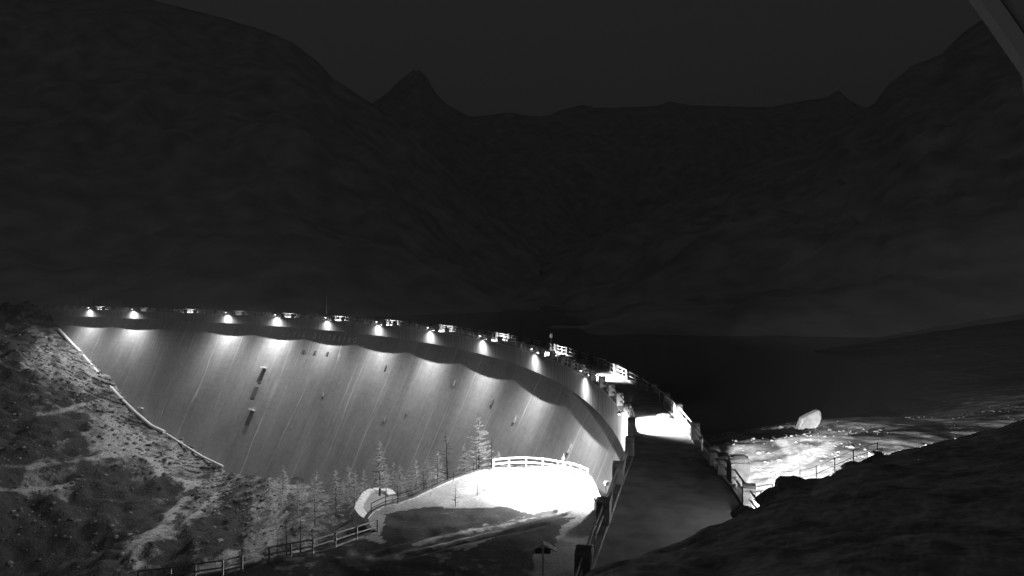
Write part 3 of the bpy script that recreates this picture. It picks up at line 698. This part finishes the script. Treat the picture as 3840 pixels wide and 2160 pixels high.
fence('wire_fence', [P(a, b_, Y_) for a, b_, Y_ in [(3000, 1824, 30.2), (3061, 1807, 30.9), (3130, 1776, 31.1), (3200, 1743, 31.9), (3290, 1714, 33.0)]], .72, 'thin wire fence on posts crossing the glaring snow of the shore', post=.03, rail_r=.010, rails=3, m='black')
fence('railing', [P(a, b_, Y_) for a, b_, Y_ in [(2852, 1868, 38), (2868, 1858, 38.6), (2925, 1846, 39.5)]], .35, 'short low railing at the end of the lake side parapet', post=.04, rail_r=.02, m='black')

# gate pillar where the yard meets the dam
g = empty('gate_pillar', Pz(2240, 1914, YZ)); tag(g, 'small white pillar with a flat dark cap where the yard meets the dam', 'pillar')
b = MB(); b.box((0, 0, .42), (.5, .5, .84)); b.build('shaft', M['white'], g); b = MB(); b.box((0, 0, .9), (.62, .62, .12)); b.build('cap', M['dark_metal'], g); b = MB(); b.tube([(-.3, .1, .8), (-.3, .1, 1.5)], .03); b.build('rod', M['dark_metal'], g)

# information board with a little roof by the road
g = empty('info_board', Pz(2036, 2185, YZ)); tag(g, 'wooden trail sign with a shallow gabled roof on one pale post', 'sign')
Hh = (2185 - 2015) / F * -g.location.z * 0 + 2.3
b = MB(); b.box((0, 0, Hh / 2), (.11, .11, Hh)); b.build('post', M['white'], g)
b = MB(); rw = .78
for s_ in (-1, 1):
    d = Vector((s_ * rw, 0, -.42)); ln = d.length; d.normalize(); n = Vector((0, 1, 0)); b.box(Vector((s_ * rw / 2, 0, Hh + .05 - .19)), (ln, .62, .05), d, n, d.cross(n))
b.build('roof', M['wood'], g)
b = MB(); b.box((0, .05, Hh - .42), (.9, .05, .35)); b.build('panel', M['dark_metal'], g)

# plunge pool below the dam: pale curved rim and ice
pool = empty('plunge_pool', (0, 0, 0)); rim_px = [(1470, 1852), (1458, 1838), (1430, 1832), (1400, 1834), (1378, 1842), (1364, 1862), (1350, 1884), (1345, 1905), (1362, 1928), (1392, 1948), (1420, 1965)]
PZ_ = -46.0; rim = [Pz(a, b_, PZ_) for a, b_ in rim_px]; pool.location = rim[0]; tag(pool, 'curved basin with a pale concrete rim below the retaining wall', 'basin')
b = MB()
for a, c in zip(rim[:-1], rim[1:]):
    d = c - a; n = Vector((-d.y, d.x, 0)).normalized(); a2, c2 = a - pool.location, c - pool.location; wv = n * .85
    b.hexa([a2 - wv + Vector((0, 0, -12)), c2 - wv + Vector((0, 0, -12)), c2 + wv + Vector((0, 0, -12)), a2 + wv + Vector((0, 0, -12)), a2 - wv, c2 - wv, c2 + wv, a2 + wv])
b.build('rim', M['pipe'], pool)
b = MB(); c_ = [p - pool.location + Vector((0, 0, -.6)) for p in rim] + [Pz(1560, 1960, PZ_) - pool.location, Pz(1600, 1850, PZ_) - pool.location]
b.add(c_, [tuple(range(len(c_)))]); b.build('ice', M['ice'], pool)

# pale pipe sections down the bank along the foot of the dam
for k, (line, lab) in enumerate([([(232, 1238), (275, 1285), (312, 1322)], 'uppermost and shortest pale pipe along the foot of the dam'), ([(322, 1335), (400, 1425), (470, 1500), (520, 1548), (580, 1598), (628, 1620)], 'longest pale pipe down the bank along the foot of the dam'), ([(636, 1628), (700, 1668), (770, 1712), (850, 1750)], 'lowest and thinnest pale pipe near the foot of the bank')]):
    b = MB(); pp = []
    for a, c in line:
        s, z = face_at(a, c); pp.append(face(s, z, 1.2) + Vector((0, 0, .3)))
    b.tube(pp, [.62, .62, .34][k], 8); tag(b.build('pipe', M['pipe']), lab, 'pipe', 'pipe sections along the foot of the dam')

# ------------------------------------------------------------ masts on the crest
for (a, yb, yt, lab) in [(1228, 1196, 1108, 'very thin tall mast on the crest by the letters, the left one'), (2065, 1312, 1258, 'short mast with a small round head standing on the crest, the right one')]:
    # foot on the crest at this column
    best = min(np.arange(SN, SMAX, 1.0), key=lambda s: abs(1920 + F * deckp(s, -4.6, -12).x / deckp(s, -4.6, -12).y - a)); p = deckp(best, -4.6, DZ + .05)
    g = empty('mast', p); tag(g, lab, 'mast'); top = -(yt - HY) / F * p.y - p.z
    b = MB(); b.tube([(0, 0, 0), (0, 0, top)], [.09, .05]); b.build('pole', M['metal'], g)
    b = MB(); b.box((0, 0, .3), (.5, .5, .6)); b.build('footing', M['stone'], g)
    if a > 2000: b = MB(); b.box((0, 0, top), (.55, .4, .8), bev=.3); b.build('head', M['metal'], g)

# ------------------------------------------------------------ leafless larches
def larch(name, loc, hgt, label, group, seed, spread=.22, dens=1.0, tm='bark', bm_='bark', r0=None, fine=False):
    r = random.Random(seed); root = empty(name, loc); tag(root, label, 'tree', group)
    r0 = r0 or hgt * .016; lean = Vector((r.uniform(-.03, .03), r.uniform(-.03, .03), 0)) * hgt
    b = MB(); pts = [Vector((0, 0, -.4)) + lean * 0] + [lean * (t * t) + Vector((r.uniform(-.004, .004) * hgt, r.uniform(-.004, .004) * hgt, t * hgt)) for t in (.15, .3, .5, .7, .85, 1.0)]
    b.tube(pts, [r0 * 1.25, r0, r0 * .85, r0 * .65, r0 * .42, r0 * .25, r0 * .08], 6); b.build('trunk', M[tm], root)
    c = MB(); n = int(44 * dens * max(1, hgt / 7))
    for i in range(n):
        t = .10 + .88 * (i + r.random()) / n; p = lean * (t * t) + Vector((0, 0, t * hgt)); a = r.random() * 6.283
        ln = hgt * spread * (1 - t) ** .75 * r.uniform(.6, 1.1) + .05 * hgt * .3; d = Vector((math.cos(a), math.sin(a), 0))
        q1 = p + d * ln * .5 + Vector((0, 0, -.04 * ln)); q2 = p + d * ln + Vector((0, 0, .10 * ln + r.uniform(-.1, .1) * ln))
        br = max((.05 if fine else .018) * (hgt / 6), r0 * .3 * (1 - t * .6)); c.tube([p, q1, q2], [br, br * .7, br * .25], 4, cap=False)
        for k in range(int(4 + 3 * dens)):
            f = r.uniform(.25, 1.0); s_ = p.lerp(q2, f); sd_ = d.cross(Vector((0, 0, 1))) * r.choice((-1, 1)); tl = ln * r.uniform(.12, .32)
            e_ = s_ + (d * .5 + sd_ * r.uniform(.3, 1)).normalized() * tl + Vector((0, 0, r.uniform(-.25, .12) * tl))
            c.tube([s_, e_], [br * .45, br * .2], 3, cap=False)
    c.build('crown', M[bm_], root); return root
def larch_px(x, yb, yt, Y, *a, **k):
    q = P(x, yb, Y); larch('larch', q, (yb - yt) / F * Y, *a, **k)
grpA = 'leafless larches behind the lower left road fence'; grpB = 'leafless larches round the rim of the yard'; grpC = 'pale larches in front of the dam face'; grpD = 'faint trees above the far left end of the crest'
for i, (x, yb, yt, Y, lab) in enumerate([(1075, 2106, 1945, 46, 'bare larch with a leaning trunk, second tallest behind the lower left fence'), (1127, 2090, 1925, 47, 'tallest bare larch behind the lower left fence'), (1172, 2080, 1985, 47.5, 'short bare larch close to the left of a fence post'),
        (1040, 2110, 1998, 45, 'thin low bare larch left of the leaning one'), (1008, 2115, 2045, 44.5, 'small sapling at the left end of the larch row'), (985, 2120, 2060, 44, 'leftmost tiny sapling by the road fence')]):
    larch_px(x, yb, yt, Y, lab, grpA, 100 + i, spread=.2, dens=.9)
for i, (x, yb, yt, Y, sp_2, lab) in enumerate([(1678, 1835, 1615, 66, .24, 'tallest dark bare larch standing outside the yard rim'), (1787, 1778, 1665, 70, .2, 'thin dark larch just left of the railing start'), (1842, 1765, 1640, 70, .2, 'leaning dark larch at the left end of the white railing'),
        (1590, 1885, 1765, 60, .26, 'dark bare larch rising from the wall left of the tallest'), (1708, 1896, 1812, 55, .3, 'bare forked larch growing on the yard beside the lit snow'), (1791, 1866, 1800, 58, .2, 'small thin larch on the bright bank of the yard'),
        (1492, 1892, 1815, 58, .2, 'small larch at the bend of the retaining wall'), (1538, 1878, 1822, 58, .22, 'low shrubby larch between the wall bend and the dark tree'), (1473, 1896, 1850, 57, .3, 'smallest bushy larch beside the basin'), (1628, 1850, 1780, 63, .3, 'short bushy larch left of the tallest dark one')]):
    larch_px(x, yb, yt, Y, lab, grpB, 200 + i, spread=sp_2 * 1.1, dens=1.0, tm='darkBark', bm_='darkBark')
larch_px(2113, 1772, 1700, 61, 'small glowing white shrub behind the curving railing', 'pale larches in front of the dam face', 333, spread=.3, dens=1.2, tm='twig', bm_='twig')
for i, (x, yb, yt, Y, sp_2, lab) in enumerate([(1795, 1800, 1562, 95, .30, 'tallest pale larch in front of the dam'), (1424, 1850, 1650, 125, .2, 'slender pale larch left of centre before the dam face'), (1640, 1850, 1690, 100, .25, 'rounded pale larch left of the tallest dark one'),
        (1560, 1860, 1720, 105, .28, 'wide pale larch above the basin'), (1500, 1850, 1740, 115, .3, 'low pale larch behind the basin rim'), (1260, 1930, 1760, 145, .25, 'greyish larch left of the basin'), (1180, 1960, 1830, 140, .28, 'leftmost greyish larch on the valley floor'),
        (1740, 1790, 1660, 100, .25, 'pale larch touching the left side of the tallest pale one'), (1870, 1760, 1690, 98, .3, 'low pale larch behind the left posts of the white railing'), (1310, 1870, 1740, 150, .28, 'small greyish larch near the foot of the dam'), (1060, 1850, 1740, 190, .25, 'small larch by the bright snow patch')]):
    larch_px(x, yb, yt, Y, lab, grpC, 300 + i, spread=sp_2 * 1.15, dens=2.2, tm='bark', bm_='twig', fine=True)
tk = random.Random(44)
for i in range(17):
    x = tk.uniform(1000, 1760); Y = 175 - (x - 1000) / 760 * 75 + tk.uniform(-8, 8); yb = 1905 - (x - 1000) * .07 + tk.uniform(-50, 25); hh = tk.uniform(60, 150)
    larch_px(x, yb, yb - hh, Y, 'hazy pale larch in the loose thicket between the basin and the dam face', 'thicket of pale larches below the dam', 600 + i, spread=.34, dens=1.5, tm='twig', bm_='twig', fine=True)
for i, (x, yb, yt, Y, lab) in enumerate([(300, 1165, 1090, 318, 'faint tree over the leftmost crest lamp'), (350, 1160, 1098, 322, 'faint tree to the right of the leftmost lamp'), (400, 1160, 1110, 326, 'faint broad tree between the two leftmost lamps'), (455, 1160, 1118, 330, 'faint small tree left of the second lamp'), (260, 1170, 1105, 312, 'faint tree above the dark left end of the crest')]):
    larch_px(x, yb, yt, Y, lab, grpD, 400 + i, spread=.35, dens=1.2, bm_='twig')

# --- edge of the roof that shelters the camera, upper right corner
g = empty('roof_eave', P(3800, 60, 1.6)); tag(g, 'out of focus roof edge cutting across the upper right corner', 'roof')
def strip(p0, p1, wid, th, Y_):
    a, b_ = P(*p0, Y_) - g.location, P(*p1, Y_) - g.location; d = b_ - a; ln = d.length; d.normalize(); n = d.cross(Vector((0, 1, 0))).normalized()
    if n.x < 0: n = -n
    m_ = MB(); m_.box((a + b_) / 2 + n * wid / 2, (ln, th, wid), d, Vector((0, 1, 0)), n); return m_
strip((3600, -80), (3990, 480), .036, .03, 1.6).build('fascia', M['white'], g)
strip((3668, -80), (4058, 480), .03, .02, 1.63).build('gutter', M['stone'], g)
strip((3724, -80), (4114, 480), .4, .03, 1.6).build('soffit', M['metal'], g)
g = empty('cable_clip', P(3845, 320, 1.5)); b = MB(); b.tube([(0, 0, .05), (.004, 0, .0), (.012, 0, -.06)], .008); b.build('clip', M['white'], g); tag(g, 'tiny pale bracket at the right edge below the roof edge', 'bracket')

# snow heaps and stones on the crest road
for (a, b_, z, r, sd_, lab, m) in [(2490, 1562, DZ + .15, .62, 3.3, 'bright snow heap on the crest road just left of the lake side rail', 'paleRock'), (2572, 1600, DZ + .1, .5, 5.1, 'low rock at the foot of the lit lake side rail', 'rock'),
                              (2600, 1722, DZ + .05, .45, 9.2, 'small stone near the dark lake side pier', 'rock')]:
    o = link(bpy.data.objects.new('stone' if m == 'rock' else 'snow_heap', rock_mesh('stone', sd_, sx=1.3, sy=.9, sz=.5, m=M[m]))); q = Pz(a, b_, z); o.location = q; o.scale = (r, r, r); tag(o, lab, 'stone' if m == 'rock' else 'snow heap')

# haze volume added to lift the near-black tones
hm = bpy.data.materials.new('lift_haze'); hm.use_nodes = True; t = hm.node_tree; t.nodes.clear()
out = t.nodes.new('ShaderNodeOutputMaterial'); pv = t.nodes.new('ShaderNodeVolumePrincipled'); pv.inputs['Color'].default_value = (.9, .9, .9, 1); pv.inputs['Density'].default_value = 0.00018; pv.inputs['Anisotropy'].default_value = .3
t.links.new(pv.outputs[0], out.inputs['Volume'])
b = MB(); b.box((0, 3800, 700), (14000, 7800, 2300)); o = b.build('haze', hm); tag(o, 'thin haze added to lift the blacks', kind='stuff')

g = empty('end_block', P(2768, 1806, 43.5)); tag(g, 'dark rounded concrete block at the near lake side corner of the crest', 'block')
b = MB(); b.box((0, 0, .62), (1.15, 1.0, 1.25)); b.build('body', M['stone'], g)
b = MB(); b.tube([(-.56, 0, 1.25), (-.3, 0, 1.27), (.3, 0, 1.27), (.56, 0, 1.25)], [.36, .44, .44, .36], 12); b.build('cap', M['stone'], g)
